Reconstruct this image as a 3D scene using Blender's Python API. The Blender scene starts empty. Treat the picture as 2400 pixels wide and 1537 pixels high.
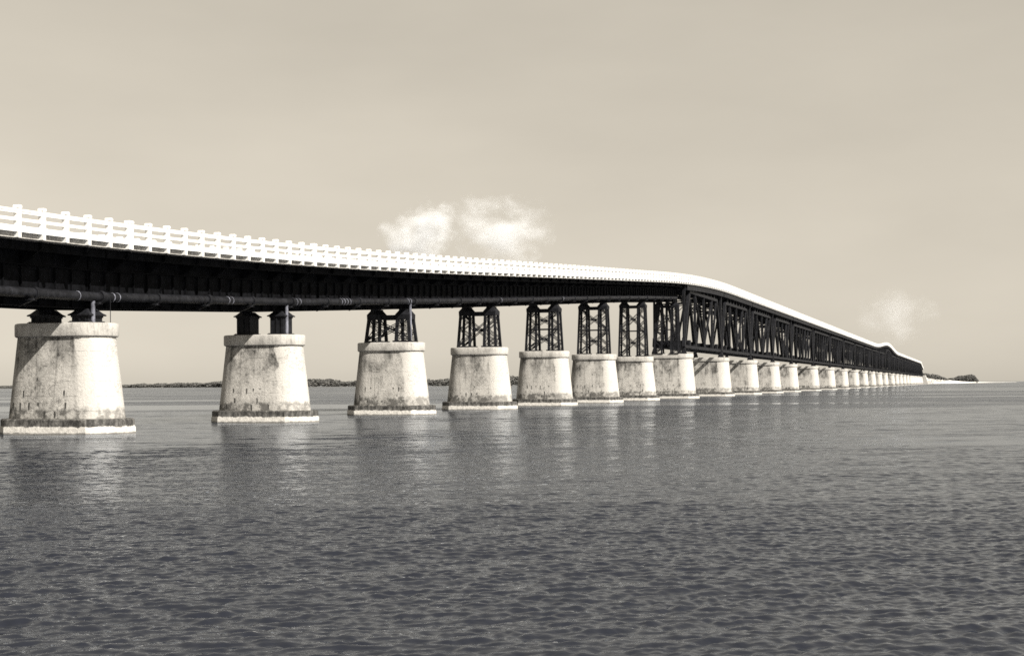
import bpy, math, random
import numpy as np
from mathutils import Vector, Matrix

random.seed(7)
rng = np.random.default_rng(7)
scene = bpy.context.scene
COL = scene.collection

# ------------------------------------------------------------------ camera
CAM_H = 2.66
YAW = math.radians(18.04)
F_PX = 3300.0
cam_d = bpy.data.cameras.new("camera")
cam_d.sensor_width = 36.0
cam_d.lens = F_PX / 2400.0 * 36.0
cam_d.shift_y = 131.2 / 2400.0
cam_d.clip_start = 0.5
cam_d.clip_end = 60000.0
cam = bpy.data.objects.new("camera", cam_d)
COL.objects.link(cam)
cam.matrix_world = (Matrix.Translation((0, 0, CAM_H)) @ Matrix.Rotation(YAW, 4, 'Z')
                    @ Matrix.Rotation(math.radians(90), 4, 'X') @ Matrix.Rotation(math.radians(-0.331), 4, 'Z'))
scene.camera = cam

# ------------------------------------------------------------------ sun, sky, exposure
TO_SUN = Vector((1.0, -0.50, 0.95)).normalized()
SUN_EL = math.asin(TO_SUN.z)
SUN_ROT = math.atan2(TO_SUN.x, TO_SUN.y)
sun_d = bpy.data.lights.new("sun", 'SUN')
sun_d.energy = 5.0
sun_d.angle = math.radians(0.5)
sun_d.color = (1.0, 0.955, 0.875)
sun = bpy.data.objects.new("sun", sun_d)
sun.rotation_euler = TO_SUN.to_track_quat('Z', 'Y').to_euler()
COL.objects.link(sun)

world = bpy.data.worlds.new("World")
scene.world = world
world.use_nodes = True
wn = world.node_tree.nodes; wl = world.node_tree.links
wn.clear()
w_sky = wn.new('ShaderNodeTexSky'); w_sky.sky_type = 'NISHITA'; w_sky.sun_disc = False
w_sky.sun_elevation = SUN_EL; w_sky.sun_rotation = SUN_ROT
w_sky.air_density = 1.0; w_sky.dust_density = 0.5; w_sky.ozone_density = 1.0
w_sp = wn.new('ShaderNodeSeparateColor')           # monochrome plate, mostly blue-sensitive: the sky keeps only its brightness
w_r = wn.new('ShaderNodeMath'); w_r.operation = 'MULTIPLY'; w_r.inputs[1].default_value = 0.35
w_bw = wn.new('ShaderNodeMath'); w_bw.operation = 'MULTIPLY_ADD'; w_bw.inputs[1].default_value = 0.65
w_pw = wn.new('ShaderNodeMath'); w_pw.operation = 'POWER'; w_pw.inputs[1].default_value = 0.46
w_tint = wn.new('ShaderNodeVectorMath'); w_tint.operation = 'SCALE'
w_tint.inputs[0].default_value = (0.955, 0.875, 0.735)
w_bg = wn.new('ShaderNodeBackground'); w_bg.inputs[1].default_value = 0.15
w_out = wn.new('ShaderNodeOutputWorld')
wl.new(w_sky.outputs[0], w_sp.inputs[0]); wl.new(w_sp.outputs[0], w_r.inputs[0])
wl.new(w_sp.outputs[2], w_bw.inputs[0]); wl.new(w_r.outputs[0], w_bw.inputs[2]); wl.new(w_bw.outputs[0], w_pw.inputs[0])
w_tc = wn.new('ShaderNodeTexCoord'); w_mp = wn.new('ShaderNodeMapping'); w_mp.inputs['Scale'].default_value = (3.0, 3.0, 9.0)
w_ns = wn.new('ShaderNodeTexNoise'); w_ns.inputs['Scale'].default_value = 1.6; w_ns.inputs['Detail'].default_value = 5.0
w_mr = wn.new('ShaderNodeMapRange'); w_mr.inputs[1].default_value = 0.3; w_mr.inputs[2].default_value = 0.7
w_mr.inputs[3].default_value = 0.955; w_mr.inputs[4].default_value = 1.045
w_ml = wn.new('ShaderNodeMath'); w_ml.operation = 'MULTIPLY'      # thin high haze, barely visible
wl.new(w_tc.outputs['Generated'], w_mp.inputs[0]); wl.new(w_mp.outputs[0], w_ns.inputs['Vector']); wl.new(w_ns.outputs[0], w_mr.inputs[0])
wl.new(w_mr.outputs[0], w_ml.inputs[0]); wl.new(w_pw.outputs[0], w_ml.inputs[1]); wl.new(w_ml.outputs[0], w_tint.inputs['Scale'])
wl.new(w_tint.outputs[0], w_bg.inputs[0]); wl.new(w_bg.outputs[0], w_out.inputs[0])

scene.view_settings.view_transform = 'Standard'
scene.view_settings.look = 'None'
scene.view_settings.gamma = 1.0
scene.view_settings.exposure = 1.1
scene.render.engine = 'CYCLES'
scene.cycles.use_denoising = False
scene.cycles.max_bounces = 6
scene.cycles.volume_bounces = 2
scene.cycles.sample_clamp_indirect = 4.0
scene.cycles.volume_step_rate = 1.0
scene.cycles.filter_width = 1.6

# ------------------------------------------------------------------ node helpers
class NT:
    def __init__(s, name):
        s.m = bpy.data.materials.new(name); s.m.use_nodes = True
        s.t = s.m.node_tree; s.n = s.t.nodes; s.l = s.t.links
        s.n.clear()
        s.out = s.n.new('ShaderNodeOutputMaterial')
    def set(s, sock, v):
        if isinstance(v, bpy.types.NodeSocket): s.l.new(v, sock)
        elif v is not None: sock.default_value = v
    def math(s, op, a, b=None, c=None, clamp=False):
        n = s.n.new('ShaderNodeMath'); n.operation = op; n.use_clamp = clamp
        s.set(n.inputs[0], a); s.set(n.inputs[1], b); s.set(n.inputs[2], c)
        return n.outputs[0]
    def coord(s, kind='Object'):
        return s.n.new('ShaderNodeTexCoord').outputs[kind]
    def sep(s, v):
        n = s.n.new('ShaderNodeSeparateXYZ'); s.set(n.inputs[0], v); return n.outputs
    def comb(s, x, y, z):
        n = s.n.new('ShaderNodeCombineXYZ')
        for i, v in enumerate((x, y, z)): s.set(n.inputs[i], v)
        return n.outputs[0]
    def vmul(s, v, k):
        n = s.n.new('ShaderNodeVectorMath'); n.operation = 'MULTIPLY'; s.set(n.inputs[0], v); s.set(n.inputs[1], k); return n.outputs[0]
    def vadd(s, v, k):
        n = s.n.new('ShaderNodeVectorMath'); n.operation = 'ADD'; s.set(n.inputs[0], v); s.set(n.inputs[1], k); return n.outputs[0]
    def noise(s, v, scale, detail=4.0, rough=0.55, dist=0.0):
        n = s.n.new('ShaderNodeTexNoise'); s.set(n.inputs['Vector'], v)
        n.inputs['Scale'].default_value = scale; n.inputs['Detail'].default_value = detail
        n.inputs['Roughness'].default_value = rough; n.inputs['Distortion'].default_value = dist
        return n.outputs[0]
    def smooth(s, v, lo, hi, a=0.0, b=1.0):
        n = s.n.new('ShaderNodeMapRange'); n.interpolation_type = 'SMOOTHSTEP'
        s.set(n.inputs[0], v); s.set(n.inputs[1], lo); s.set(n.inputs[2], hi); s.set(n.inputs[3], a); s.set(n.inputs[4], b)
        return n.outputs[0]
    def mix(s, f, a, b):            # float mix
        n = s.n.new('ShaderNodeMix'); n.data_type = 'FLOAT'
        s.set(n.inputs[0], f); s.set(n.inputs[2], a); s.set(n.inputs[3], b); return n.outputs[0]
    def tint(s, v, c):
        n = s.n.new('ShaderNodeVectorMath'); n.operation = 'SCALE'; n.inputs[0].default_value = c; s.set(n.inputs['Scale'], v)
        return n.outputs[0]
    def rand(s):
        return s.n.new('ShaderNodeObjectInfo').outputs['Random']
    def bsdf(s, color, rough=0.8, bump=None, bump_d=0.02, spec=0.5, **kw):
        b = s.n.new('ShaderNodeBsdfPrincipled')
        s.set(b.inputs['Base Color'], color); s.set(b.inputs['Roughness'], rough)
        b.inputs['Specular IOR Level'].default_value = spec
        if bump is not None:
            bn = s.n.new('ShaderNodeBump'); bn.inputs['Strength'].default_value = 1.0
            bn.inputs['Distance'].default_value = bump_d; s.set(bn.inputs['Height'], bump)
            s.l.new(bn.outputs[0], b.inputs['Normal'])
        s.l.new(b.outputs[0], s.out.inputs[0]); return b

WARM = (1.0, 0.955, 0.885)

def mat_pier(edge):
    s = NT("pier_concrete"); co = s.coord(); r = s.rand()
    off = s.comb(s.math('MULTIPLY', r, 53.0), s.math('MULTIPLY', r, 31.0), s.math('MULTIPLY', r, 17.0))
    c = s.vadd(co, off); x, y, z = s.sep(co); X, Yy, Z = s.sep(c)
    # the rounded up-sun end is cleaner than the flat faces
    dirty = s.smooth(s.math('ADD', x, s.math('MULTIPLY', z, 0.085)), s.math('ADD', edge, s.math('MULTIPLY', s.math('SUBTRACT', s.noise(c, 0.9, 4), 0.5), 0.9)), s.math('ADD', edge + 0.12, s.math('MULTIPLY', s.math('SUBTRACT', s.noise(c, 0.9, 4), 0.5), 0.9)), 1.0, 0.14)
    blot = s.smooth(s.noise(c, 0.62, 7, 0.66), 0.44, 0.64)
    fine = s.smooth(s.noise(c, 5.0, 8, 0.75), 0.42, 0.72)
    streak = s.smooth(s.noise(s.vmul(c, (4.0, 4.0, 0.28)), 1.0, 6, 0.65), 0.47, 0.70)
    topband = s.math('MULTIPLY', s.smooth(z, 3.3, 4.9), s.smooth(s.noise(s.vmul(c, (0.9, 0.9, 0.5)), 1.0, 5, 0.6), 0.36, 0.62))
    v = s.math('ADD', s.math('ADD', s.math('MULTIPLY', s.math('MULTIPLY', blot, fine), 0.45), s.math('MULTIPLY', fine, 0.16)), 0.06)
    v = s.math('ADD', v, s.math('MULTIPLY', blot, 0.22))
    v = s.math('ADD', v, s.math('MULTIPLY', streak, 0.36))
    v = s.math('ADD', v, s.math('MULTIPLY', topband, 0.52))
    # board lines
    zz = s.math('ADD', z, s.math('MULTIPLY', s.noise(c, 1.4, 3), 0.10))
    fr = s.math('ABSOLUTE', s.math('SUBTRACT', s.math('FRACT', s.math('DIVIDE', zz, 0.86)), 0.5))
    line = s.math('MULTIPLY', s.smooth(fr, 0.0, 0.022, 1.0, 0.0), s.smooth(s.noise(s.vmul(c, (1.0, 1.0, 3.0)), 1.3, 4), 0.47, 0.6))
    v = s.math('ADD', v, s.math('MULTIPLY', line, 0.75))
    # cracks
    wob = s.noise(s.vmul(c, (1, 1, 1.3)), 1.8, 6, 0.7)
    crack = s.math('MULTIPLY', s.smooth(s.math('ABSOLUTE', s.math('SUBTRACT', wob, 0.5)), 0.0, 0.010, 1.0, 0.0), s.smooth(s.noise(c, 0.55, 2), 0.50, 0.62))
    v = s.math('ADD', v, s.math('MULTIPLY', crack, 0.8))
    # rows of rusty tie holes with drips
    wn_ = s.n.new('ShaderNodeTexWhiteNoise'); wn_.noise_dimensions = '2D'
    for zr, cw, off2 in ((1.25, 0.7, 1.3), (1.75, 0.62, 3.1), (2.45, 0.55, 8.7), (4.0, 0.8, 14.2)):
        cell = s.math('DIVIDE', X, cw)
        w = s.n.new('ShaderNodeTexWhiteNoise'); w.noise_dimensions = '1D'
        s.set(w.inputs['W'], s.math('ADD', s.math('FLOOR', cell), off2))
        h = w.outputs[0]
        ln = s.math('MULTIPLY', s.math('SUBTRACT', h, 0.35), 0.9 if zr < 3 else 0.35)
        fx = s.math('ABSOLUTE', s.math('SUBTRACT', s.math('FRACT', cell), 0.5))
        wide = s.math('ADD', 0.05, s.math('MULTIPLY', s.noise(c, 6.0, 2), 0.12))
        mx = s.smooth(s.math('DIVIDE', fx, wide), 0.6, 1.1, 1.0, 0.0)
        dz = s.math('SUBTRACT', zr, z)
        mz = s.math('MULTIPLY', s.smooth(dz, 0.0, 0.03), s.smooth(s.math('SUBTRACT', ln, dz), 0.0, 0.25))
        v = s.math('ADD', v, s.math('MULTIPLY', s.math('MULTIPLY', mx, mz), 1.1))
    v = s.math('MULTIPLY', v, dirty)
    # tide stain at the foot
    lim = s.math('ADD', s.math('ADD', 0.95, s.math('MULTIPLY', r, 0.3)), s.math('MULTIPLY', s.noise(s.vmul(c, (2.5, 2.5, 0.6)), 1.0, 6, 0.7), 0.9))
    foot = s.math('MULTIPLY', s.smooth(s.math('SUBTRACT', lim, z), -0.12, 0.22), s.smooth(s.noise(c, 1.3, 6, 0.7), 0.40, 0.56, 0.25, 1.0))
    foot = s.math('MULTIPLY', foot, s.smooth(dirty, 0.0, 1.0, 0.75, 1.0))
    v = s.math('MAXIMUM', v, s.math('MULTIPLY', foot, 0.88), None)
    v = s.math('MINIMUM', v, 1.0)
    val = s.mix(v, 0.425, 0.05)
    val = s.math('MULTIPLY', val, s.smooth(s.noise(c, 14, 4, 0.7), 0.2, 0.8, 0.90, 1.08))
    s.bsdf(s.tint(val, WARM), 0.9, s.math('SUBTRACT', s.noise(c, 7.0, 6, 0.6), s.math('MULTIPLY', s.math('ADD', line, crack), 0.4)), 0.035, 0.2)
    return s.m

def mat_cap():
    s = NT("cap_concrete"); co = s.coord(); r = s.rand()
    c = s.vadd(co, s.comb(s.math('MULTIPLY', r, 37.0), 0.0, s.math('MULTIPLY', r, 11.0)))
    blot = s.smooth(s.noise(c, 1.1, 7, 0.68), 0.46, 0.70)
    streak = s.smooth(s.noise(s.vmul(c, (5, 5, 0.5)), 1.0, 6, 0.65), 0.46, 0.72)
    v = s.math('ADD', s.math('MULTIPLY', blot, 0.40), s.math('MULTIPLY', streak, 0.34))
    val = s.mix(s.math('MINIMUM', v, 1.0), 0.385, 0.06)
    val = s.math('MULTIPLY', val, s.smooth(s.noise(c, 12, 4, 0.7), 0.2, 0.8, 0.88, 1.08))
    s.bsdf(s.tint(val, WARM), 0.9, s.noise(c, 6.0, 6, 0.6), 0.03, 0.2)
    return s.m

def mat_plinth():
    s = NT("plinth_concrete"); co = s.coord(); r = s.rand()
    c = s.vadd(co, s.comb(s.math('MULTIPLY', r, 29.0), 0.0, s.math('MULTIPLY', r, 13.0))); z = s.sep(co)[2]
    edge = s.math('ADD', 0.44, s.math('MULTIPLY', s.math('SUBTRACT', s.noise(s.vmul(c, (1.5, 1.5, 1)), 1.6, 7, 0.7), 0.5), 0.34))
    dark = s.smooth(s.math('SUBTRACT', z, edge), -0.03, 0.05)
    dval = s.smooth(s.noise(s.vmul(c, (2.2, 2.2, 0.9)), 1.5, 7, 0.72), 0.38, 0.72, 0.022, 0.15)
    lval = s.smooth(s.noise(c, 4.0, 6, 0.7), 0.35, 0.75, 0.47, 0.30)
    val = s.mix(dark, lval, dval)
    wet = s.smooth(s.math('ADD', z, s.math('MULTIPLY', s.noise(c, 3.0, 5), -0.22)), -0.04, 0.03, 1.0, 0.0)
    val = s.mix(wet, val, 0.14)
    s.bsdf(s.tint(val, WARM), 0.8, s.noise(c, 5.0, 6, 0.65), 0.05, 0.3)
    return s.m

def mat_white():
    s = NT("white_painted_concrete"); c = s.coord()
    v = s.smooth(s.noise(c, 2.0, 6, 0.7), 0.3, 0.75, 0.68, 0.58)
    st = s.smooth(s.noise(s.vmul(c, (3, 3, 0.6)), 1.0, 6, 0.7), 0.60, 0.8)
    v = s.mix(st, v, 0.44)
    s.bsdf(s.tint(v, (1.0, 0.985, 0.955)), 0.7, s.noise(c, 20, 3), 0.004, 0.3)
    return s.m

def mat_slab():
    s = NT("slab_concrete"); c = s.coord()
    v = s.smooth(s.noise(c, 3.0, 7, 0.72), 0.32, 0.72, 0.42, 0.20)
    s.bsdf(s.tint(v, WARM), 0.9, s.noise(c, 9, 5), 0.02, 0.2)
    return s.m

def mat_steel(name, lo, hi, rough=0.55, spec=0.12):
    s = NT(name); c = s.coord()
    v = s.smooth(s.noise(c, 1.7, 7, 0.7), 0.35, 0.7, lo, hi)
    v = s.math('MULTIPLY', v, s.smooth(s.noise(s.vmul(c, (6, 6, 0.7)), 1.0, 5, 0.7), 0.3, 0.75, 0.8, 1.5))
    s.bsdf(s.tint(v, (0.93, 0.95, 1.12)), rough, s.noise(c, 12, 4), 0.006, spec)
    return s.m

def mat_water(near):
    s = NT("sea_water_near" if near else "sea_water_far"); c = s.coord('Object'); x, y, z = s.sep(c)
    a = 0.12
    u = s.math('ADD', s.math('MULTIPLY', x, math.cos(a)), s.math('MULTIPLY', y, math.sin(a)))
    w = s.math('SUBTRACT', s.math('MULTIPLY', y, math.cos(a)), s.math('MULTIPLY', x, math.sin(a)))
    p = s.comb(u, w, 0.0)
    if near:
        h = s.math('MULTIPLY', s.noise(s.vmul(p, (5.0, 8.0, 1)), 1.0, 3, 0.6, 0.2), 0.012)
        rough = s.smooth(y, 20.0, 130.0, 0.05, 0.09)
    else:
        slick = s.noise(s.vmul(p, (0.006, 0.03, 1)), 1.0, 4, 0.6, 0.6)
        amp = s.smooth(slick, 0.42, 0.57, 0.10, 0.8)
        rip = s.noise(s.vmul(p, (0.5, 1.3, 1)), 1.0, 4, 0.6, 0.3)
        med = s.noise(s.vmul(p, (0.08, 0.26, 1)), 1.0, 4, 0.6, 0.2)
        h = s.math('MULTIPLY', s.math('ADD', s.math('MULTIPLY', rip, 0.30), s.math('MULTIPLY', med, 1.0)), amp)
        rough = s.mix(amp, 0.05, 0.24)
    bn = s.n.new('ShaderNodeBump'); bn.inputs['Strength'].default_value = 1.0; bn.inputs['Distance'].default_value = 1.0
    s.set(bn.inputs['Height'], h)
    gl = s.n.new('ShaderNodeBsdfGlossy'); gl.inputs['Color'].default_value = (0.77, 0.81, 0.87, 1); s.set(gl.inputs['Roughness'], rough)
    df = s.n.new('ShaderNodeBsdfDiffuse'); df.inputs['Color'].default_value = (0.012, 0.0135, 0.019, 1)
    fr = s.n.new('ShaderNodeFresnel'); fr.inputs['IOR'].default_value = 1.33
    for n_ in (gl, df, fr): s.l.new(bn.outputs[0], n_.inputs['Normal'])
    mx = s.n.new('ShaderNodeMixShader'); s.l.new(fr.outputs[0], mx.inputs[0]); s.l.new(df.outputs[0], mx.inputs[1]); s.l.new(gl.outputs[0], mx.inputs[2])
    s.l.new(mx.outputs[0], s.out.inputs[0])
    return s.m

def mat_foliage(name, lo, hi):
    s = NT(name); c = s.coord()
    v = s.smooth(s.noise(c, 0.12, 6, 0.75), 0.3, 0.7, lo, hi)
    s.bsdf(s.tint(v, (1.0, 0.98, 0.92)), 0.8, None, 0.0, 0.2)
    return s.m

def mat_sand():
    s = NT("pale_sand"); c = s.coord()
    v = s.smooth(s.noise(c, 0.06, 6, 0.7), 0.3, 0.75, 0.62, 0.5)
    s.bsdf(s.tint(v, (1.0, 0.96, 0.89)), 0.95, None, 0.0, 0.1)
    return s.m

def mat_cloud(dens, nscale, seed):
    s = NT("cloud_vapour"); c = s.coord('Object')
    # object space: unit lumps scaled to size; density thins toward the rim
    r = s.n.new('ShaderNodeVectorMath'); r.operation = 'LENGTH'; s.set(r.inputs[0], c)
    n = s.noise(s.vadd(c, (seed, seed * 1.7, 0)), nscale, 6, 0.62)
    f = s.math('SUBTRACT', s.math('ADD', s.math('MULTIPLY', n, 2.2), -0.62), s.math('MULTIPLY', r.outputs['Value'], 0.62))
    d = s.smooth(f, -0.05, 0.75, 0.0, dens)
    v = s.n.new('ShaderNodeVolumePrincipled')
    v.inputs['Color'].default_value = (0.965, 0.975, 0.99, 1); s.set(v.inputs['Density'], d)
    v.inputs['Anisotropy'].default_value = 0.0
    s.l.new(v.outputs[0], s.out.inputs['Volume'])
    return s.m

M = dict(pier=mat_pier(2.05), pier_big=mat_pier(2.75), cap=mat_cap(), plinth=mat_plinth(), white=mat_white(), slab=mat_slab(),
         steel=mat_steel("black_steel", 0.007, 0.015), girder=mat_steel("girder_steel_shaded", 0.0025, 0.006, 0.7, 0.03), pipe=mat_steel("pipe_iron", 0.006, 0.014, 0.5),  # girders: same black steel, darkened to put under-deck shade into the colour
         drain=mat_steel("drain_iron", 0.07, 0.16, 0.5), water=mat_water(True), water_far=mat_water(False),
         wood=mat_foliage("mangrove_leaves", 0.035, 0.09), scrub=mat_foliage("scrub_leaves", 0.04, 0.10),
         sand=mat_sand(), mud=mat_foliage('shore_mud', 0.10, 0.22), band=mat_steel("highlight_band", 0.10, 0.32, 0.35))  # pipe bands: glossy highlights on the rings painted as a paler colour

# ------------------------------------------------------------------ mesh helpers
class MB:
    def __init__(s): s.v = []; s.f = []
    def add(s, vs, fs):
        o = len(s.v); s.v += [tuple(p) for p in vs]; s.f += [tuple(i + o for i in f) for f in fs]
    def box(s, x0, x1, y0, y1, z0, z1):
        s.add([(x0,y0,z0),(x1,y0,z0),(x1,y1,z0),(x0,y1,z0),(x0,y0,z1),(x1,y0,z1),(x1,y1,z1),(x0,y1,z1)],
              [(0,3,2,1),(4,5,6,7),(0,1,5,4),(1,2,6,5),(2,3,7,6),(3,0,4,7)])
    def beam(s, a, b, w, h, side=(1, 0, 0)):
        """bar from a to b: w along 'side', h across it"""
        a = Vector(a); b = Vector(b); d = (b - a).normalized()
        u = Vector(side); u = (u - d * u.dot(d))
        if u.length < 1e-4: u = Vector((0, 1, 0)) - d * d.y
        u.normalize(); n = d.cross(u)
        u = u * (w / 2); n = n * (h / 2)
        vs = [a-u-n, a+u-n, a+u+n, a-u+n, b-u-n, b+u-n, b+u+n, b-u+n]
        s.add(vs, [(0,3,2,1),(4,5,6,7),(0,1,5,4),(1,2,6,5),(2,3,7,6),(3,0,4,7)])
    def laced(s, a, b, w, h, side=(1, 0, 0), ch=0.10, lace=0.06, step=None):
        """two channels joined by zigzag lacing; channels stand apart along h"""
        a = Vector(a); b = Vector(b); d = (b - a); L = d.length; d.normalize()
        u = Vector(side); u = (u - d * u.dot(d)); u.normalize(); n = d.cross(u)
        k = n * (h / 2 - ch / 2)
        s.beam(a - k, b - k, w, ch, side); s.beam(a + k, b + k, w, ch, side)
        step = step or h * 1.0
        m = max(2, int(L / step))
        for e in (-1, 1):
            off = u * (e * (w / 2 - 0.015))
            for i in range(m):
                p = a + d * (L * i / m) + k * (1 if i % 2 else -1) + off
                q = a + d * (L * (i + 1) / m) + k * (-1 if i % 2 else 1) + off
                s.beam(p, q, 0.02, lace, tuple(u))
    def loft(s, rings, cap0=True, cap1=True):
        n = len(rings[0]); o = len(s.v)
        for r in rings: s.v += [tuple(p) for p in r]
        for k in range(len(rings) - 1):
            for i in range(n):
                j = (i + 1) % n
                s.f.append((o + k*n + i, o + k*n + j, o + (k+1)*n + j, o + (k+1)*n + i))
        if cap0: s.f.append(tuple(o + i for i in reversed(range(n))))
        if cap1: s.f.append(tuple(o + (len(rings)-1)*n + i for i in range(n)))
    def tube(s, pts, r, n=14):
        pts = [Vector(p) for p in pts]; rings = []
        for i, p in enumerate(pts):
            d = (pts[min(i+1, len(pts)-1)] - pts[max(i-1, 0)]).normalized()
            u = Vector((0, 0, 1)) if abs(d.z) < 0.9 else Vector((0, 1, 0))
            u = (u - d * u.dot(d)).normalized(); w = d.cross(u)
            rr = r[i] if isinstance(r, (list, tuple)) else r
            rings.append([p + u * (rr*math.cos(t)) + w * (rr*math.sin(t)) for t in [2*math.pi*k/n for k in range(n)]])
        s.loft(rings)
    def build(s, name, mat, parent=None, loc=None, smooth=None):
        me = bpy.data.meshes.new(name); me.from_pydata(s.v, [], s.f); me.update()
        if mat is not None: me.materials.append(mat)
        if smooth is not None:
            me.polygons.foreach_set('use_smooth', [True] * len(me.polygons))
            me.set_sharp_from_angle(angle=math.radians(smooth))
        o = bpy.data.objects.new(name, me); COL.objects.link(o)
        if parent is not None: o.parent = parent
        if loc is not None: o.location = loc
        return o

def empty(name, loc, label=None, cat=None, parent=None, group=None):
    o = bpy.data.objects.new(name, None); COL.objects.link(o); o.location = loc
    o.empty_display_size = 1.0
    if label: o['label'] = label
    if cat: o['category'] = cat
    if group: o['group'] = group
    if parent: o.parent = parent
    return o

def at(u, Z, z=0.0):
    """ground point seen in photo column u at depth Z"""
    xr = (u - 1200.0) / F_PX * Z
    return Vector((xr*math.cos(YAW) - Z*math.sin(YAW), xr*math.sin(YAW) + Z*math.cos(YAW), z))

# ------------------------------------------------------------------ the bridge's lines
SP = 24.38
YA = 70.6
XC = -50.5
HW = 3.85                       # half deck width to rail face
def Yi(i): return YA + SP * i

_gi = np.array([-3, -1, -0.3, 0, 0.5, 1.0, 1.8, 2.5, 6.2, 6.7, 9.2, 200.0])
_gg = np.array([0.1, 0.40, 0.60, 0.75, 0.93, 1.12, 1.35, 1.47, 1.43, 1.25, 0.0, 0.0]) * 0.987
_ii = np.arange(-3, 70, 0.02)
_gr = np.interp(_ii, _gi, _gg)
_zz = np.concatenate([[0], np.cumsum((_gr[1:] + _gr[:-1]) / 2 * 0.02)])
_zz += 10.63 - np.interp(0, _ii, _zz)
I_HUMP = 33.0
END_I = 60.3
def zdeck(Y):
    i = (Y - YA) / SP
    z = float(np.interp(i, _ii, _zz))
    t = abs(i - I_HUMP) / 5.5
    if t < 1: z += 3.3 * (0.5 + 0.5 * math.cos(math.pi * t)) ** 1.25
    e = i - 56.6
    if e > 0: z -= min(1.0, e) ** 2 * 0.9 + max(0, e - 1.0) * 1.8
    return z

bridge = empty('sea_bridge', (XC, Yi(0), 0),
               'long black steel bridge on concrete piers with white concrete railing', 'bridge')
BY = Yi(0)                      # children are placed relative to the bridge's base
def rel(x, y, z): return (x - XC, y - BY, z)

# ---- piers
def stadium(hx, r, n=9, z=0.0):
    pts = []
    for k in range(n + 1):
        t = -math.pi/2 + math.pi * k / n
        pts.append(((hx - r) + r*math.cos(t), r*math.sin(t), z))
    for k in range(n + 1):
        t = math.pi/2 + math.pi * k / n
        pts.append((-(hx - r) + r*math.cos(t), r*math.sin(t), z))
    return pts
def octo(hx, hy, c, z):
    return [(hx, -hy+c, z), (hx, hy-c, z), (hx-c, hy, z), (-hx+c, hy, z), (-hx, hy-c, z), (-hx, -hy+c, z), (-hx+c, -hy, z), (hx-c, -hy, z)]

def make_pier(Y, top, hcap, big=False):
    k = hcap / 3.3
    r1 = 1.95 if big else 1.5; r0 = 2.2 if big else 1.78
    root = MB()
    hb = hcap + 0.42; ht = hcap - 0.17
    zb = 0.78; zt = top - 0.80
    rings = []
    n = 7
    for j in range(n + 1):
        f = j / n
        rings.append(stadium(hb + (ht-hb)*f, r0 + (r1-r0)*f, 10, zb - 0.05 + (zt - zb + 0.05)*f))
    root.loft(rings)
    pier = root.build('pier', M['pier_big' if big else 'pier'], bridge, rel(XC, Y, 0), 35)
    c = MB(); rc = r1 + 0.17
    prof = [(-0.10, 0.0), (-0.02, 0.05), (0.0, 0.12), (0.0, 0.70), (-0.03, 0.78), (-0.10, 0.81)]
    c.loft([stadium(hcap + e, rc + e, 10, zt - 0.004 + h) for e, h in prof])
    c.build('pier_cap', M['cap'], pier, None, 40)
    p = MB(); hp = hb + 0.34; hy = r0 + 0.38
    ch = 1.25
    p.loft([octo(hp + 0.06, hy + 0.06, ch, -3.0), octo(hp + 0.04, hy + 0.04, ch, 0.38), octo(hp, hy, ch, 0.46), octo(hp, hy, ch, 0.83), octo(hp-0.08, hy-0.08, ch-0.03, 0.90), ])
    p.build('plinth', M['plinth'], pier, (0, 0, -0.1), 30)
    return pier

girder_top = {0: 6.34, 1: 6.42, 2: 6.50, 3: 6.61, 4: 6.70, 5: 6.77, 6: 6.83}
for i in range(-1, 7):
    make_pier(Yi(i), girder_top.get(i, 6.2), 3.22)
span_ends = [7.12]
plan = [1.6]*4 + [2.325]*8 + [3.0875] + [2.325]*5 + [1.6]*7
for s_ in plan: span_ends.append(span_ends[-1] + s_)
for k, i in enumerate(span_ends):
    make_pier(Yi(i), 7.75 if k else 7.75, 4.4, True)

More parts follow.
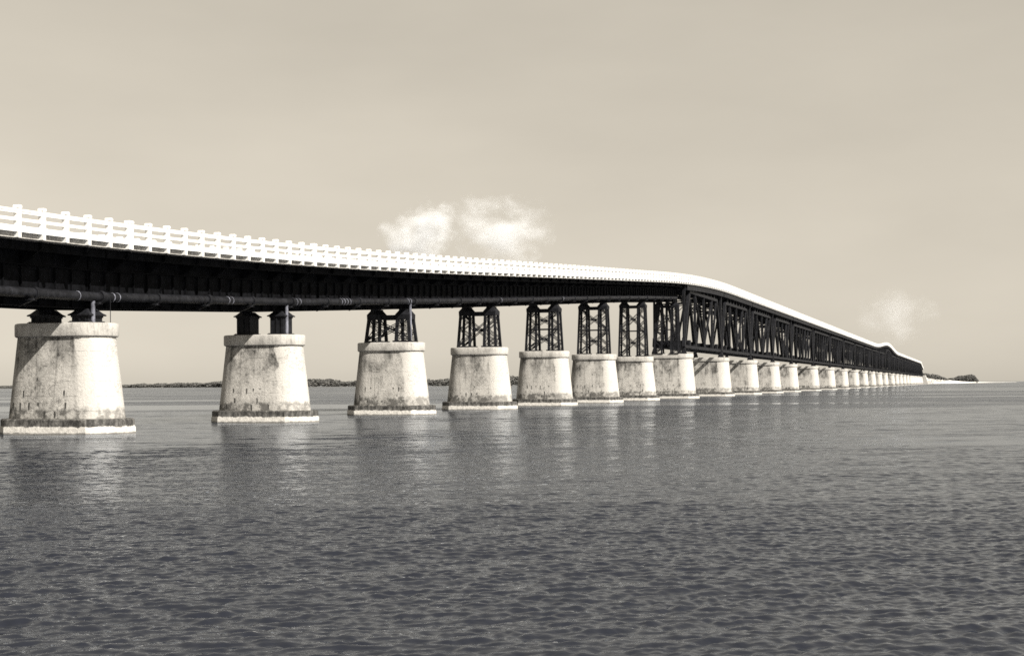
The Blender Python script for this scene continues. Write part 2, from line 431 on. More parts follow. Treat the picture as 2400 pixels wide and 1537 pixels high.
# ---- girder spans
GB = {-2: 6.5, -1: 6.72, 0: 7.18, 1: 8.19, 2: 9.55, 3: 11.0, 4: 12.5, 5: 14.0, 6: 15.42, 7.12: 16.85}
def gz(Y):
    i = (Y - YA)/SP
    ks = sorted(GB); return float(np.interp(i, ks, [GB[k] for k in ks]))
GX = 1.40
nodes = [-2, -1, 0, 1, 2, 3, 4, 5, 6, 7.12]
def girder_span(i0, i1):
    y0, y1 = Yi(i0) + 0.06, Yi(i1) - 0.06
    z0, z1 = gz(y0), gz(y1)
    D = 2.25
    g = empty('girder_span', (0, 0, 0), parent=bridge)
    for sx in (-1, 1):
        m = MB()
        x = XC + sx*GX
        m.beam(rel(x, y0, z0 + D/2), rel(x, y1, z1 + D/2), 0.02, D - 0.05)
        m.beam(rel(x, y0, z0 + 0.03), rel(x, y1, z1 + 0.03), 0.44, 0.055)
        m.beam(rel(x, y0, z0 + D), rel(x, y1, z1 + D), 0.44, 0.055)
        n = 16
        for k in range(n + 1):
            t = k / n; yy = y0 + 0.08 + (y1-y0-0.16)*t; zz = z0 + (z1-z0)*t
            for ss in (-1, 1):
                m.beam(rel(x + ss*0.085, yy, zz + 0.06), rel(x + ss*0.085, yy, zz + D - 0.03), 0.15, 0.03)
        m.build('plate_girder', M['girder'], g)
    n = 6
    for k in range(n):
        fb = MB()
        yy = y0 + (y1-y0)*(k + 0.5)/n; zg = gz(yy) + D + 0.03; zd = zdeck(yy) - 0.003
        h = zd - zg
        if h < 0.1: continue
        prof = [(-GX-0.3, zg), (GX+0.3, zg), (HW-0.95, zd-0.34), (HW-0.95, zd), (-HW+0.95, zd), (-HW+0.95, zd-0.34)]
        fb.loft([[(px_, yy-BY-0.10, pz_) for px_, pz_ in prof], [(px_, yy-BY+0.10, pz_) for px_, pz_ in prof]])
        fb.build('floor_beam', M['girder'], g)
    N = 6
    for xs, w_ in ((2.62, 0.16), (GX, 0.12)):
        for sx in (-1, 1):
            st = MB(); rings = []
            for k in range(N+1):
                yk = y0 + (y1-y0)*k/N; zd = zdeck(yk) - 0.006
                zl = zd - 0.5 if xs > 2 else min(zd - 0.05, gz(yk) + D + 0.04)
                x0, x1 = sx*xs - w_/2, sx*xs + w_/2
                rings.append([(x0, yk-BY, zl), (x1, yk-BY, zl), (x1, yk-BY, zd), (x0, yk-BY, zd)])
            st.loft(rings)
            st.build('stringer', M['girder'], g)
    nb = 5
    for k in range(nb + 1):
        br = MB()
        yy = y0 + 0.3 + (y1-y0-0.6)*k/nb; zz = gz(yy)
        br.beam(rel(XC-GX, yy, zz+0.15), rel(XC+GX, yy, zz+D-0.2), 0.1, 0.1, (0,1,0))
        br.beam(rel(XC+GX, yy+0.09, zz+0.15), rel(XC-GX, yy+0.09, zz+D-0.2), 0.1, 0.1, (0,1,0))
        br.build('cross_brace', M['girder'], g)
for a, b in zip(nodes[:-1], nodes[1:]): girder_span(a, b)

# ---- supports between pier and girder
def box_column(parent, cx, cy, z0, z1):
    m = MB()
    def sec(hx, hy, z): return [(cx-hx, cy-hy, z), (cx+hx, cy-hy, z), (cx+hx, cy+hy, z), (cx-hx, cy+hy, z)]
    h = z1 - z0
    m.loft([sec(0.72, 0.85, z0), sec(0.72, 0.85, z0+0.07)])
    m.loft([sec(0.66, 0.8, z0+0.072), sec(0.66, 0.8, z0+0.12)])
    zt = z0 + max(0.3, h - 0.40)
    m.loft([sec(0.55, 0.7, z0+0.122), sec(0.55, 0.7, zt-0.10)])
    m.loft([sec(0.60, 0.74, zt-0.098), sec(0.60, 0.74, zt-0.002)])
    m.loft([sec(0.74, 0.85, zt), sec(0.74, 0.85, zt+0.07), sec(0.60, 0.7, zt+0.16), sec(0.36, 0.5, z1-0.004)])
    for s1 in (-1, 1):
        for s2 in (-1, 0, 1):
            m.box(cx+s2*0.42-0.05, cx+s2*0.42+0.05, cy+s1*0.735-0.03, cy+s1*0.735+0.03, z0+0.13, zt-0.11)
    m.build('bearing_column', M['steel'], parent)

def column_pair(i):
    Y = Yi(i); z0 = girder_top.get(i, 6.2) + 0.012; z1 = gz(Y)
    for sx in (-1, 1): box_column(bridge, sx*GX, Y - BY, z0, z1)

def bent(Y, z0, z1, tiers):
    y = Y - BY; h = z1 - z0
    root = empty('steel_bent', (0, 0, 0), parent=bridge)
    for sx in (-1, 1):
        base = MB()
        base.loft([[(sx*GX-0.86, y-1.0, z0+e), (sx*GX+0.86, y-1.0, z0+e), (sx*GX+0.86, y+1.0, z0+e), (sx*GX-0.86, y+1.0, z0+e)] for e in (0, 0.16)])
        base.build('base_plate', M['steel'], root)
    zc = z1 - 0.62
    for sx in (-1, 1):
        leg = MB()
        ztop = zc; zb = z0 + 0.162
        def foot(sy, sl):
            return (Vector((sx*GX + sl*0.66 + sx*0.08, y + sy*0.80, zb)), Vector((sx*GX + sl*0.52, y + sy*0.55, ztop)))
        for sy in (-1, 1):
            feet = [foot(sy, -1), foot(sy, 1)]
            for a, b in feet: leg.beam(a, b, 0.26, 0.22)
            n = max(2, int(round(h / 1.15)))
            for k in range(n):
                p = feet[k % 2][0].lerp(feet[k % 2][1], k/n); q = feet[(k+1) % 2][0].lerp(feet[(k+1) % 2][1], (k+1)/n)
                for e in (-0.07, 0.07):
                    leg.beam(p + Vector((0, 0, e)), q + Vector((0, 0, e)), 0.04, 0.07, (0, 1, 0))
        for sl in (-1, 1):
            A, B = foot(-1, sl), foot(1, sl)
            n = max(2, int(round(h / 1.3)))
            for k in range(n):
                P, Q = (A, B) if k % 2 == 0 else (B, A)
                leg.beam(P[0].lerp(P[1], k/n), Q[0].lerp(Q[1], (k+1)/n), 0.03, 0.10, (1, 0, 0))
        leg.build('laced_leg', M['steel'], root)
        cp = MB()
        def sec(hx, hy, z): return [(sx*GX-hx, y-hy, z), (sx*GX+hx, y-hy, z), (sx*GX+hx, y+hy, z), (sx*GX-hx, y+hy, z)]
        cp.loft([sec(0.68, 0.72, zc-0.30), sec(0.70, 0.74, zc+0.12), sec(0.42, 0.5, z1-0.12), sec(0.42, 0.5, z1-0.004)])
        cp.build('leg_head', M['steel'], root)
    for sy in (-1, 1):
        st = MB(); st.box(-GX+0.71, GX-0.71, y+sy*0.55-0.05, y+sy*0.55+0.05, zc-0.34, zc+0.08)
        st.build('cross_strut', M['steel'], root)
        if tiers > 1:
            st = MB(); st.box(-GX-0.6, GX+0.6, y+sy*0.80-0.05, y+sy*0.80+0.05, z0+h*0.47-0.07, z0+h*0.47+0.07)
            st.build('cross_strut', M['steel'], root)
    lv = [z0+0.30, zc-0.25] if tiers == 1 else [z0+0.30, z0+h*0.47, zc-0.25]
    for za, zb2 in zip(lv[:-1], lv[1:]):
        for sy in (-1, 1):
            xb = MB()
            yy = y + sy*0.88
            e = 0.58 if tiers > 1 else 0.62
            for d in (-0.085, 0.085):
                xb.beam((-GX-e, yy, za+d), (GX+e, yy, zb2+d), 0.05, 0.075, (0, 1, 0))
                xb.beam((GX+e, yy+0.06, za+d), (-GX-e, yy+0.06, zb2+d), 0.05, 0.075, (0, 1, 0))
            zm = (za+zb2)/2; yq = yy - 0.04
            w_, h_ = (0.34, 0.20)
            xb.loft([[(-w_, q, zm), (0, q, zm-h_), (w_, q, zm), (0, q, zm+h_)] for q in (yq, yq+0.02)])
            xb.build('x_brace', M['steel'], root)

column_pair(-1); column_pair(0); column_pair(1)
for i in (2, 3, 4, 5, 6):
    bent(Yi(i), girder_top[i] + 0.012, gz(Yi(i)), 1 if i == 2 or i == 3 else 2)
bent(Yi(7.12) - 1.25, 7.77, gz(Yi(7.12) - 1.25), 2)

# ---- truss spans
TX = 2.62
ZB0, ZT0 = 8.86, 19.24
def truss(i0, i1, ts, near, camel=0.0):
    y0, y1 = Yi(i0) + 0.35 - BY, Yi(i1) - 0.35 - BY
    zb = ZB0 + 0.25; zt = ZT0 - 0.28
    npan = len(ts) - 1
    ys = [y0 + (y1-y0)*t for t in ts]
    tops = [zt + camel * (1 - (2*(t-ts[1])/(ts[-2]-ts[1])-1)**2) for t in ts]
    if near: root = empty('truss_span', (0, 0, 0), parent=bridge); whole = None
    else: root = None; whole = MB()
    def emit(name, fn):
        if near:
            m = MB(); fn(m)
            if m.v: m.build(name, M['steel'], root)
        else: fn(whole)
    def topz_at(y):
        return float(np.interp(y, ys[1:-1], tops[1:-1]))
    for sx in (-1, 1):
        def f(m):
            m.beam((sx*TX, ys[0], zb), (sx*TX, ys[-1], zb), 0.40, 0.50)
            m.beam((sx*TX, ys[0], zb+0.262), (sx*TX, ys[-1], zb+0.262), 0.46, 0.03)
            for k in range(1, npan): m.box(sx*TX-0.24, sx*TX+0.24, ys[k]-0.55, ys[k]+0.55, zb+0.27, zb+1.2)
        emit('bottom_chord', f)
        def f(m):
            rings = []
            for k in range(1, npan):
                rings.append([(sx*TX-0.25, ys[k], tops[k]-0.26), (sx*TX+0.25, ys[k], tops[k]-0.26), (sx*TX+0.25, ys[k], tops[k]+0.26), (sx*TX-0.25, ys[k], tops[k]+0.26)])
            m.loft(rings)
        emit('top_chord', f)
        for a, b in ((0, 1), (npan, npan-1)):
            def f(m):
                m.beam((sx*TX, ys[a], zb), (sx*TX, ys[b], tops[b]+0.1), 0.53, 0.66)
                m.beam((sx*TX+0.02, ys[a], zb-0.1), (sx*TX+0.02, ys[a] + (0.35 if a == 0 else -0.35), zb+1.4), 0.58, 1.0)
            emit('end_post', f)
        for k in range(2 if npan > 5 else 1, npan-1 if npan > 5 else npan):
            def f(m):
                if near: m.laced((sx*TX, ys[k], zb+0.2), (sx*TX, ys[k], tops[k]-0.2), 0.36, 0.50, (1,0,0), 0.12, 0.06)
                else: m.beam((sx*TX, ys[k], zb+0.2), (sx*TX, ys[k], tops[k]-0.2), 0.34, 0.36)
            emit('truss_vertical', f)
        pairs = []
        mid = npan // 2
        for k in range(1, npan):
            if k < mid: pairs.append((k, k+1))
            elif k > npan - mid: pairs.append((k, k-1))
        if npan % 2: pairs += [(mid, mid+1), (mid+1, mid)]
        for a, b in pairs:
            def f(m):
                pa = (sx*TX, ys[a], tops[a]-0.3); pb = (sx*TX, ys[b], zb+0.3)
                if near: m.laced(pa, pb, 0.30, 0.56, (1,0,0), 0.14, 0.06)
                else: m.beam(pa, pb, 0.28, 0.36)
            emit('truss_diagonal', f)
    for k in range(npan + 1):
        emit('floor_beam', lambda m: m.box(-TX+0.25, TX-0.25, ys[k]-0.14, ys[k]+0.14, zb-0.2, zb+1.05))
    for sx in (-1, 1):
        emit('stringer', lambda m: m.box(sx*0.9-0.1, sx*0.9+0.1, ys[0]+0.16, ys[-1]-0.16, zb+0.05, zb+0.65))
    for k in range(npan):
        def f(m):
            for sx in (-1, 1):
                m.beam((sx*(TX-0.3), ys[k], zb-0.12), (-sx*(TX-0.3), ys[k+1], zb-0.12 - 0.05*sx), 0.12, 0.08, (0,0,1))
        emit('bottom_lateral', f)
    for k in range(1, npan):
        def f(m):
            z = tops[k]
            m.box(-TX+0.26, TX-0.26, ys[k]-0.1, ys[k]+0.1, z-0.2, z+0.1)
            m.box(-TX+0.26, TX-0.26, ys[k]-0.07, ys[k]+0.07, z-1.7, z-1.5)
            if near:
                m.laced((-TX+0.2, ys[k], z-1.55), (0, ys[k], z-0.2), 0.16, 0.22, (0,1,0), 0.05, 0.04)
                m.laced((TX-0.2, ys[k]+0.02, z-1.55), (0, ys[k]+0.02, z-0.2), 0.16, 0.22, (0,1,0), 0.05, 0.04)
                m.beam((-TX+0.2, ys[k], z-3.0), (-TX+1.5, ys[k], z-1.6), 0.12, 0.12, (0,1,0))
                m.beam((TX-0.2, ys[k], z-3.0), (TX-1.5, ys[k], z-1.6), 0.12, 0.12, (0,1,0))
        emit('sway_frame', f)
        if k < npan - 1:
            def f(m):
                z = tops[k]
                for sx in (-1, 1):
                    if near: m.laced((sx*(TX-0.3), ys[k], z-0.05), (-sx*(TX-0.3), ys[k+1], tops[k+1]-0.05-0.12*sx), 0.14, 0.26, (0,0,1), 0.05, 0.04)
                    else: m.beam((sx*(TX-0.3), ys[k], z-0.05), (-sx*(TX-0.3), ys[k+1], tops[k+1]-0.05-0.12*sx), 0.12, 0.14, (0,0,1))
            emit('top_lateral', f)
    for a, b in ((0, 1), (npan, npan-1)):
        def f(m):
            pa, pb = Vector((0, ys[a], zb)), Vector((0, ys[b], tops[b]))
            for t in (0.78, 0.97):
                c = pa.lerp(pb, t); m.box(-TX+0.28, TX-0.28, c.y-0.1, c.y+0.1, c.z-0.12, c.z+0.12)
            c1, c2 = pa.lerp(pb, 0.78), pa.lerp(pb, 0.97)
            for q in range(4):
                xa = -TX+0.3 + (2*TX-0.6)*q/4; xb2 = -TX+0.3 + (2*TX-0.6)*(q+1)/4
                u, v = (c1, c2) if q % 2 == 0 else (c2, c1)
                m.beam((xa, u.y, u.z), (xb2, v.y, v.z), 0.08, 0.12, (0,1,0))
        emit('portal_frame', f)
    # short posts on the top chord and cross beams that carry the road
    NP = int(round((y1-y0)/3.9))
    zs = [y0 + (y1-y0)*k/NP for k in range(NP + 1)]
    for k, yy in enumerate(zs):
        zd = zdeck(yy + BY)
        emit('road_beam', lambda m: m.box(-HW+0.75, HW-0.75, yy-0.12, yy+0.12, zd-0.98, zd-0.004))
        for sx in (-1, 1):
            x = sx*TX
            if k in (0, NP):
                emit('deck_post', lambda m: m.box(x-0.17, x+0.17, yy-0.17, yy+0.17, zb+0.3, zd-0.982)); continue
            if yy < ys[1] or yy > ys[-2]: continue
            zc = topz_at(yy) + 0.262
            hh = zd - 0.982 - zc
            if hh < 0.05: continue
            zm = zc + min(0.5, hh*0.7)
            emit('deck_post', lambda m: m.loft([[(x-0.2, yy-0.45, zc), (x+0.2, yy-0.45, zc), (x+0.2, yy+0.45, zc), (x-0.2, yy+0.45, zc)],
                     [(x-0.16, yy-0.14, zm), (x+0.16, yy-0.14, zm), (x+0.16, yy+0.14, zm), (x-0.16, yy+0.14, zm)],
                     [(x-0.16, yy-0.14, zc+hh), (x+0.16, yy-0.14, zc+hh), (x+0.16, yy+0.14, zc+hh), (x-0.16, yy+0.14, zc+hh)]]))
    for sx in (-1, 1):
        def f(m):
            rings = []
            for k in range(NP+1):
                z = zdeck(zs[k]+BY); xa, xb_ = sx*(HW-0.62)-0.1, sx*(HW-0.62)+0.1
                rings.append([(xa, zs[k], z-0.985), (xb_, zs[k], z-0.985), (xb_, zs[k], z-0.006), (xa, zs[k], z-0.006)])
            m.loft(rings)
        emit('edge_girder', f)
    for yy in (ys[0] + 0.1, ys[-1] - 0.1):
        for sx in (-1, 1):
            x = sx*TX
            emit('bearing_shoe', lambda m: m.loft([[(x-0.5, yy-0.22, 7.765), (x+0.5, yy-0.22, 7.765), (x+0.5, yy+0.22, 7.765), (x-0.5, yy+0.22, 7.765)],
                     [(x-0.5, yy-0.22, 7.9), (x+0.5, yy-0.22, 7.9), (x+0.5, yy+0.22, 7.9), (x-0.5, yy+0.22, 7.9)],
                     [(x-0.2, yy-0.2, zb-0.25), (x+0.2, yy-0.2, zb-0.25), (x+0.2, yy+0.2, zb-0.25), (x-0.2, yy+0.2, zb-0.25)]]))
    if whole: whole.build('truss_span', M['steel'], bridge)

T_SHORT = [0, .13, .28, .51, .74, .87, 1]
T_LONG = [0, .09, .23, .37, .5, .63, .77, .91, 1]
T_CAMEL = [0, .09, .2, .31, .42, .5, .58, .69, .8, .91, 1]
for k, (a, b) in enumerate(zip(span_ends[:-1], span_ends[1:])):
    ln = b - a
    if ln < 2: truss(a, b, T_SHORT, k < 4)
    elif ln < 3: truss(a, b, T_LONG, k < 5)
    else: truss(a, b, T_CAMEL, False, 3.1)

po = MB(); yq = Yi(7.12) - BY - 0.3
po.beam((HW-0.9, yq, 15.2), (HW-0.75, yq, 21.2), 0.14, 0.14); po.beam((HW-0.75, yq, 21.2), (HW-0.3, yq-0.3, 21.5), 0.08, 0.08)
po.build('slender_post', M['steel'], bridge)

# far end: short girder run down to the shore
fe = MB()
i_a = span_ends[-1]
for k in range(6):
    ya, yb = Yi(i_a) + (Yi(END_I) - Yi(i_a))*k/6, Yi(i_a) + (Yi(END_I) - Yi(i_a))*(k+1)/6
    for sx in (-1, 1):
        fe.beam(rel(XC+sx*2.4, ya, zdeck(ya)-1.4), rel(XC+sx*2.4, yb, zdeck(yb)-1.4), 0.3, 2.75)
        fe.box(sx*2.4-0.5, sx*2.4+0.5, yb-BY-0.6, yb-BY+0.6, 0, zdeck(yb)-2.7)
fe.build('approach_girder', M['steel'], bridge)

# ---- deck slab
def ribbon(name, mat, parent, ya, yb, x0, x1, za, zb, step):
    """bar of constant section following the deck line"""
    m = MB(); n = max(1, int(round((yb-ya)/step))); rings = []
    for k in range(n + 1):
        Y = ya + (yb-ya)*k/n; z = zdeck(Y)
        rings.append([(x0, Y-BY, z+za), (x1, Y-BY, z+za), (x1, Y-BY, z+zb), (x0, Y-BY, z+zb)])
    m.loft(rings)
    return m.build(name, mat, parent)
PITCH = SP / 12
Y_START = Yi(0) - PITCH*22
Y_END = Yi(END_I)
ribbon('road_slab', M['slab'], bridge, Y_START, Y_END, -HW+0.30, HW-0.30, 0.0, 0.30, PITCH)

# ---- railings
def rail_strip(parent, ya, yb, xo, s):
    """three rails, xo = outer face, s = sign"""
    n = max(1, int(round((yb-ya)/PITCH)))
    for name, parts in (('bottom_rail', ((0.285, 0.60, 0.05, 0.30),)), ('middle_rail', ((0.85, 1.01, 0.09, 0.22),)),
                        ('top_rail', ((1.25, 1.355, 0.09, 0.22), (1.357, 1.47, 0.06, 0.25)))):
        m = MB()
        for za, zb, d0, d1 in parts:
            rings = []
            for k in range(n + 1):
                Y = ya + (yb-ya)*k/n; z = zdeck(Y)
                xa, xb = sorted((s*(xo-d0), s*(xo-d1)))
                rings.append([(xa, Y-BY, z+za), (xb, Y-BY, z+za), (xb, Y-BY, z+zb), (xa, Y-BY, z+zb)])
            m.loft(rings)
        m.build(name, M['white'], parent)
railing = empty('railing', (0, 0, 0), parent=bridge)
rail_strip(railing, Y_START, Y_END, HW, 1)
railing_b = empty('railing', (0, 0, 0), parent=bridge)
rail_strip(railing_b, Y_START, Y_END, HW, -1)

def post_geom(m, ox, oy, oz, s=1, w=0.115):
    x1 = s*HW; x0 = s*(HW-0.30)
    xa, xb = sorted((x0, x1))
    def sec(e, z, f=0.0): 
        lo, hi = (xa - e, xb + e)
        return [(lo+ox, -w-e+oy, z+oz), (hi+ox, -w-e+oy, z+oz), (hi+ox, w+e+oy, z+oz), (lo+ox, w+e+oy, z+oz)]
    m.loft([sec(0, 0.0), sec(0, 1.50), sec(0.03, 1.52), sec(0.03, 1.63), sec(0.0, 1.67)])
pm = MB(); post_geom(pm, 0, 0, 0)
proto = pm.build('rail_post', M['white'], railing)
pm = MB(); post_geom(pm, 0, 0, 0, 1, 0.22)
proto_w = pm.build('rail_post', M['white'], railing)
posts = []
k = 0
Y = Y_START + PITCH*0.5 - 0.15
allY = []
while Y < Y_END:
    allY.append(Y); Y += PITCH
def is_joint(Y):
    q = (Y - Yi(0)) / SP
    return Y < Yi(7) and abs(q - round(q)) * SP < PITCH*0.51 and (Y - Yi(0)) - round(q)*SP >= 0
used = {id(proto): False, id(proto_w): False}
vis = [y for y in allY if y > Yi(0) - 9.2][:98]
for Y in vis:
    src = proto_w if is_joint(Y) else proto
    if not used[id(src)]: o = src; used[id(src)] = True
    else: o = src.copy(); COL.objects.link(o)
    o.parent = railing; o.location = (0, Y-BY, zdeck(Y))
rest = MB()
vs_ = set(vis)
for Y in allY:
    if Y not in vs_: post_geom(rest, 0, Y-BY, zdeck(Y), 1, 0.22 if is_joint(Y) else 0.115)
ro = rest.build('rail_posts', M['white'], railing); ro['kind'] = 'stuff'
rest = MB()
for Y in allY: post_geom(rest, 0, Y-BY, zdeck(Y), -1)
ro = rest.build('rail_posts', M['white'], railing_b); ro['kind'] = 'stuff'

# ---- end abutment
ab = MB(); ya = Y_END - BY
ab.loft([[(-7, ya, -2), (9, ya, -2), (9, ya+26, -2), (-7, ya+26, -2)],
         [(-5.5, ya+0.8, 9.3), (5.2, ya+0.8, 9.3), (5.2, ya+26, 9.3), (-5.5, ya+26, 9.3)]])
ab.build('abutment', M['cap'], bridge)

# ------------------------------------------------------------------ water main on the girders
PX = XC + GX + 0.62
pipe_root = empty('water_pipe', (PX, Yi(0), gz(Yi(0)) + 0.72), 'dark iron water main bracketed along the outside of the black girders', 'pipe')
PR = 0.275
def pp(Y): return (0.0, Y - Yi(0), gz(Y) + 0.69 - (gz(Yi(0)) + 0.72))
m = MB(); ys_ = [Yi(-2) + SP*k/4 for k in range(int((7.0 + 2)*4) + 1)]
ys_ += [Yi(7.0)]
ys_ = sorted(set(ys_))
m.tube([pp(y) for y in ys_], PR, 20)
m.build('pipe_run', M['pipe'], pipe_root, None, 40)
for k in range(-6, 28):
    Y = Yi(0) + SP*(k*0.25) + 0.4
    if Y > Yi(7): break
    c = MB(); a = Vector(pp(Y-0.14)); b = Vector(pp(Y+0.14))
    c.tube([a, b], 0.345 if k % 2 else 0.37, 20)
    if k % 2 == 0:
        c.tube([Vector(pp(Y+0.22)), Vector(pp(Y+0.30))], 0.34, 20)
    c.build('pipe_collar', M['pipe'], pipe_root, None, 40)
    br = MB(); p = Vector(pp(Y-0.5))
    # outrigger under the pipe
    vs = []
    for yv in (p.y-0.09, p.y+0.09):
        vs += [(-0.6, yv, p.z-0.74), (-0.6, yv, p.z-0.36), (0.33, yv, p.z-0.30), (0.33, yv, p.z-0.40)]
    br.add(vs, [(0,1,2,3), (7,6,5,4), (0,4,5,1), (1,5,6,2), (2,6,7,3), (3,7,4,0)])
    br.box(-0.3, 0.34, p.y-0.28, p.y+0.28, p.z-0.42, p.z-0.405)
    br.build('pipe_bracket', M['steel'], pipe_root)
for (i, dy, n) in ((0, -1.9, 1), (0, 1.5, 2), (0.62, 0, 2), (1, 1.0, 2), (1.35, 0.4, 4), (2, -1.2, 2), (3, 0.5, 2), (4, 0.5, 2)):
    for q in range(n):
        c = MB(); Y = Yi(i) + dy + q*0.55
        c.tube([Vector(pp(Y)), Vector(pp(Y+0.045))], 0.284, 20)
        c.build('pipe_band', M['band'], pipe_root, None, 40)
c = MB(); zr = gz(Yi(0)) + 0.72
c.tube([(0.22, 1.1, girder_top[0]-zr), (0.25, 1.05, gz(Yi(0))+0.9-zr)], 0.022, 8)
c.build('hanging_cable', M['steel'], pipe_root)
for i in (0, 1, 2):
    c = MB(); zt = gz(Yi(i)) + 0.55 - (gz(Yi(0))+0.72); zb_ = girder_top[i] - (gz(Yi(0))+0.72)
    yy = SP*i - 0.35
    c.tube([(0.02, yy, zb_), (0.02, yy, zt)], 0.13, 12)
    c.build('drain_pipe', M['drain'], pipe_root, None, 40)

# ------------------------------------------------------------------ sea
def wave_height(U, W):
    g = np.random.default_rng(3)
    # patches of ruffled and of smoother water
    def slow(k, n, sx, sy):
        o = np.zeros_like(U)
        for _ in range(n):
            o += np.sin(U*g.uniform(-1, 1)*sx + W*g.uniform(0.3, 1)*sy + g.uniform(0, 6.28))
        return o / math.sqrt(n)
    far = np.clip((W-30)/50, 0, 1)
    patch = 1/(1 + np.exp(-2.2*((1-0.5*far)*slow(1, 7, 0.10, 0.28) + 0.75*far*slow(1, 9, 0.05, 0.85) + 0.75 - np.clip((W-22)/50, 0, 1.15))))
    patch = 0.16 + 0.84*patch
    H = np.zeros_like(U)
    for j in range(84):
        lam = (0.14 * (1.1/0.14) ** (j/69.0) if j < 70 else 1.3 * (5.0/1.3) ** ((j-70)/13.0)) * g.uniform(0.9, 1.1)
        k = 2*math.pi/lam
        th = math.pi/2 + 0.25 + g.normal(0, 0.56 if lam < 1.2 else 0.22)
        slope = 0.054 * (1.0 if lam < 0.30 else (0.30/lam)**1.35) if j < 70 else 0.0105
        ph = g.uniform(0, 6.28)
        a_ = slope/k
        arg = k*(U*math.cos(th) + W*math.sin(th)) + ph + 0.8*np.sin(U*0.31*g.uniform(.5, 1.5) + W*0.23 + ph)
        H += a_*(np.sin(arg) + 0.22*np.cos(2*arg)) * (patch if j < 70 else (0.35 + 0.65*patch)*(1 + 1.1*far)) / (1 + (W/(lam*(185 if j < 70 else 260)))**4)
    fade = np.clip((150 - W)/4, 0, 1)
    return H * fade
WV = []; WF = []; base_i = 0; mats = []
def tile(u0, u1, w0, w1, ru, rw):
    global base_i
    nu = int((u1-u0)/ru)+1; nw = int((w1-w0)/rw)+1
    U, W = np.meshgrid(np.linspace(u0, u1, nu), np.linspace(w0, w1, nw))
    Hh = wave_height(U, W)
    WV.append(np.stack([U.ravel(), W.ravel(), Hh.ravel()], 1))
    idx = np.arange(nu*nw).reshape(nw, nu) + base_i
    f = np.stack([idx[:-1, :-1], idx[:-1, 1:], idx[1:, 1:], idx[1:, :-1]], -1).reshape(-1, 4)
    WF.append(f); mats.append(np.zeros(len(f), dtype=np.int32)); base_i += nu*nw
tile(-15, 15, 4, 10, 0.08, 0.08)
tile(-15, 15, 10, 32, 0.034, 0.034)
tile(-30, 30, 32, 62, 0.075, 0.065)
tile(-70, 70, 62, 150, 0.18, 0.11)
R_ = 26000.0
def flat(u0, u1, w0, w1):
    global base_i
    WV.append(np.array([(u0, w0, 0), (u1, w0, 0), (u1, w1, 0), (u0, w1, 0)], dtype=float))
    WF.append(np.array([[0, 1, 2, 3]]) + base_i); mats.append(np.ones(1, dtype=np.int32)); base_i += 4
flat(-R_, R_, 150, R_); flat(-R_, -70, 62, 150); flat(70, R_, 62, 150)
flat(-R_, -30, 32, 62); flat(30, R_, 32, 62); flat(-R_, -15, 4, 10); flat(15, R_, 4, 10); flat(-R_, -15, 10, 32); flat(15, R_, 10, 32); flat(-R_, R_, -R_, 4)
VV = np.concatenate(WV); FF = np.concatenate(WF); MM = np.concatenate(mats)
me = bpy.data.meshes.new('sea')
me.vertices.add(len(VV)); me.vertices.foreach_set('co', VV.astype(np.float32).ravel())
me.loops.add(len(FF)*4); me.loops.foreach_set('vertex_index', FF.astype(np.int32).ravel())
me.polygons.add(len(FF)); me.polygons.foreach_set('loop_start', np.arange(0, len(FF)*4, 4, dtype=np.int32))
me.materials.append(M['water']); me.materials.append(M['water_far'])
me.polygons.foreach_set('material_index', MM)
me.polygons.foreach_set('use_smooth', np.ones(len(FF), dtype=bool))
me.update(calc_edges=True)
sea = bpy.data.objects.new('sea', me); COL.objects.link(sea)
sea.location = (0, 0, -0.1); sea.rotation_euler = (0, 0, YAW); sea['kind'] = 'structure'

# ------------------------------------------------------------------ far shores
def leaf_mass(name, mat, label, cat, pts, n, kind='stuff', size=2.4, hump=1.0):
    """pts: list of (centre Vector at ground, half depth, height); n leaf clumps spread through the volume"""
    P = np.array([tuple(p[0]) for p in pts]); dp = np.array([p[1] for p in pts]); hh = np.array([p[2] for p in pts])
    seg = np.linalg.norm(P[1:, :2] - P[:-1, :2], axis=1); cum = np.concatenate([[0], np.cumsum(seg)])
    L = cum[-1]
    m = MB()
    phs = rng.uniform(0, 6.28, 6)
    for _ in range(n):
        s_ = rng.uniform(0, L)
        c = np.array([np.interp(s_, cum, P[:, j]) for j in range(3)])
        d = np.interp(s_, cum, dp); h = np.interp(s_, cum, hh)
        bump_ = 1 + hump*(0.16*math.sin(s_/17+phs[0]) + 0.12*math.sin(s_/7.3+phs[1]) + 0.09*math.sin(s_/3.9+phs[2]))
        h = max(0.6, h*bump_)
        q = rng.uniform(-1, 1)
        tz = rng.uniform(0, 1)**0.6
        z = tz*h*math.sqrt(max(0.05, 1 - q*q*0.6))
        ang = rng.uniform(0, 6.28)
        dirv = (P[-1, :2]-P[0, :2]); dirv = dirv/np.linalg.norm(dirv); nrm = np.array([-dirv[1], dirv[0]])
        cx, cy = c[:2] + nrm*q*d
        r = size*rng.uniform(0.5, 1.15)
        vs = []
        for e in range(6):
            t = ang + e*1.047
            vs.append((cx + r*math.cos(t)*rng.uniform(.6, 1.2), cy + r*math.sin(t)*rng.uniform(.6, 1.2), z + c[2] + r*rng.uniform(-.35, .25)))
        vs.append((cx, cy, z + c[2] + r*rng.uniform(.4, .8))); vs.append((cx, cy, z + c[2] - r*0.5))
        m.add(vs, [(0,1,6), (1,2,6), (2,3,6), (3,4,6), (4,5,6), (5,0,6), (1,0,7), (2,1,7), (3,2,7), (4,3,7), (5,4,7), (0,5,7)])
    o = m.build(name, mat)
    o['label'] = label; o['category'] = cat; o['kind'] = kind
    return o

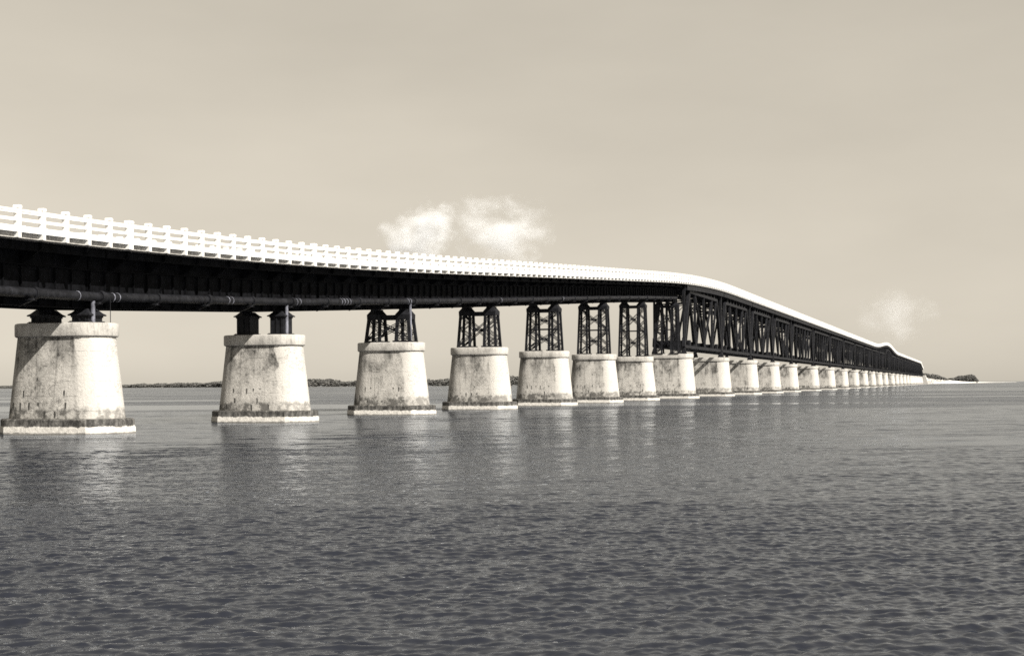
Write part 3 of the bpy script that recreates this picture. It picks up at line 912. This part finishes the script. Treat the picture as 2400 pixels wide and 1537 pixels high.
def isl(u, Z, hpx, dep):
    p = at(u, Z, 0.2)
    return (p, dep, hpx*Z/F_PX)
ZI = 2150
leaf_mass('mangrove_wood', M['wood'], 'low dark mangrove woods along the far shore behind the piers', 'woods',
          [isl(-120, 2500, 5, 30), isl(285, 2450, 6, 30), isl(350, 2400, 7, 30), isl(372, 2400, 9, 30), isl(430, 2350, 8, 30), isl(515, 2300, 12, 35), isl(700, ZI, 13, 40),
           isl(735, ZI, 17, 40), isl(785, ZI, 15, 40), isl(830, ZI, 13, 40), isl(1005, ZI, 16, 40), isl(1050, ZI, 14, 40), isl(1190, ZI, 20, 40), isl(1220, ZI, 18, 40), isl(1330, ZI, 10, 30)],
          15000, size=2.2)
# low bank under the woods
b = MB(); top = []; 
pl = [(-160, 2500), (285, 2450), (515, 2300), (700, ZI), (1005, ZI), (1340, ZI)]
fr = [at(u, Z-70, -0.5) for u, Z in pl]; cr = [at(u, Z-40, 0.3) for u, Z in pl]; bk = [at(u, Z+60, 0.3) for u, Z in pl]
nv = len(pl)
b.v = [tuple(p) for p in fr+cr+bk]
for k in range(nv-1):
    b.f += [(k, k+1, nv+k+1, nv+k), (nv+k, nv+k+1, 2*nv+k+1, 2*nv+k)]
o = b.build('far_shore', M['mud']); o['kind'] = 'structure'

# white embankment past the bridge's end
Zend = (Yi(END_I)) * math.cos(YAW) + 46*math.sin(YAW)
line = [(2163, Zend, 9.2), (2185, 1760, 8.3), (2212, 2000, 6.2), (2240, 2250, 3.6), (2275, 2600, 1.6), (2330, 3100, 0.6), (2385, 3500, 0.2)]
b = MB()
fr = [at(u, Z, -0.6) for u, Z, h in line]; cr = [at(u-2, Z+22, h) for u, Z, h in line]
bk = [at(u-8, Z+120, h) for u, Z, h in line]; bb = [at(u-14, Z+150, -0.6) for u, Z, h in line]
nv = len(line); b.v = [tuple(p) for p in fr+cr+bk+bb]
for k in range(nv-1):
    for r_ in range(3): b.f.append((r_*nv+k, r_*nv+k+1, (r_+1)*nv+k+1, (r_+1)*nv+k))
b.f.append((0, nv, 2*nv, 3*nv))
o = b.build('sand_embankment', M['sand']); o['kind'] = 'structure'

leaf_mass('scrub_bank', M['scrub'], 'dark scrub slope rising behind the white embankment at the end of the bridge', 'scrub',
          [(at(2150, Zend+70, 6.0), 14, 6.0), (at(2166, Zend+90, 6.5), 14, 5.0), (at(2185, 1850, 6.0), 12, 4.2), (at(2208, 2080, 4.5), 10, 1.2)], 2600, size=1.6, hump=0.25)
bush = leaf_mass('shrub_thicket', M['wood'], 'dark rounded thicket standing alone past the white embankment', 'bushes',
          [(at(2222, 2750, 1.0), 8, 6.0), (at(2231, 2740, 1.0), 12, 12.0), (at(2240, 2740, 1.0), 12, 12.5), (at(2262, 2740, 1.0), 14, 12.0), (at(2283, 2740, 1.0), 12, 11.5), (at(2291, 2745, 1.0), 8, 5.0)], 2200, kind='thing', size=2.0)

# ------------------------------------------------------------------ clouds
def cloud(u, v, Z, wpx, hpx, dens, ns, seed, label, lumps):  # one vapour volume per cloud
    c = at(u, Z); cz = CAM_H + (900.0 - (u-1200)*0.00578 - v)*Z/F_PX
    m = MB()
    import bmesh
    bm = bmesh.new()
    bmesh.ops.create_icosphere(bm, subdivisions=4, radius=1.0)
    for vtx in bm.verts:
        d = vtx.co.normalized(); r = 0.75
        for (lx, lz, lr) in lumps:
            q = Vector((lx, 0, lz)); dd = (d*1.0 - q).length
            r += lr*math.exp(-(dd/0.45)**2)
        vtx.co = d*r*1.15
    me = bpy.data.meshes.new('cloud'); bm.to_mesh(me); bm.free()
    me.materials.append(mat_cloud(dens, ns, seed))
    o = bpy.data.objects.new('cloud', me); COL.objects.link(o)
    s_ = Z/F_PX
    o.location = (c.x, c.y, cz); o.scale = (wpx/2*s_, wpx/2*s_*0.7, hpx/2*s_); o.rotation_euler = (0, 0, YAW)
    o['label'] = label; o['category'] = 'cloud'; o['group'] = 'fair weather clouds'
    return o
cloud(992, 550, 7000, 210, 150, 0.022, 1.5, 3.1, 'small bright white cloud above the railing, the denser of the pair', [(-.7, .1, .25), (.1, .9, .3), (.5, .7, .3)])
cloud(1182, 548, 7000, 290, 190, 0.010, 1.7, 11.3, 'wider ragged pale cloud above the railing', [(-.6, .7, .35), (.5, .7, .3), (.1, .2, .2)])
cloud(2100, 742, 8000, 220, 160, 0.0026, 1.6, 23.9, 'faint thin cloud low over the far end of the bridge', [(.1, .9, .35), (.6, .1, .2)])
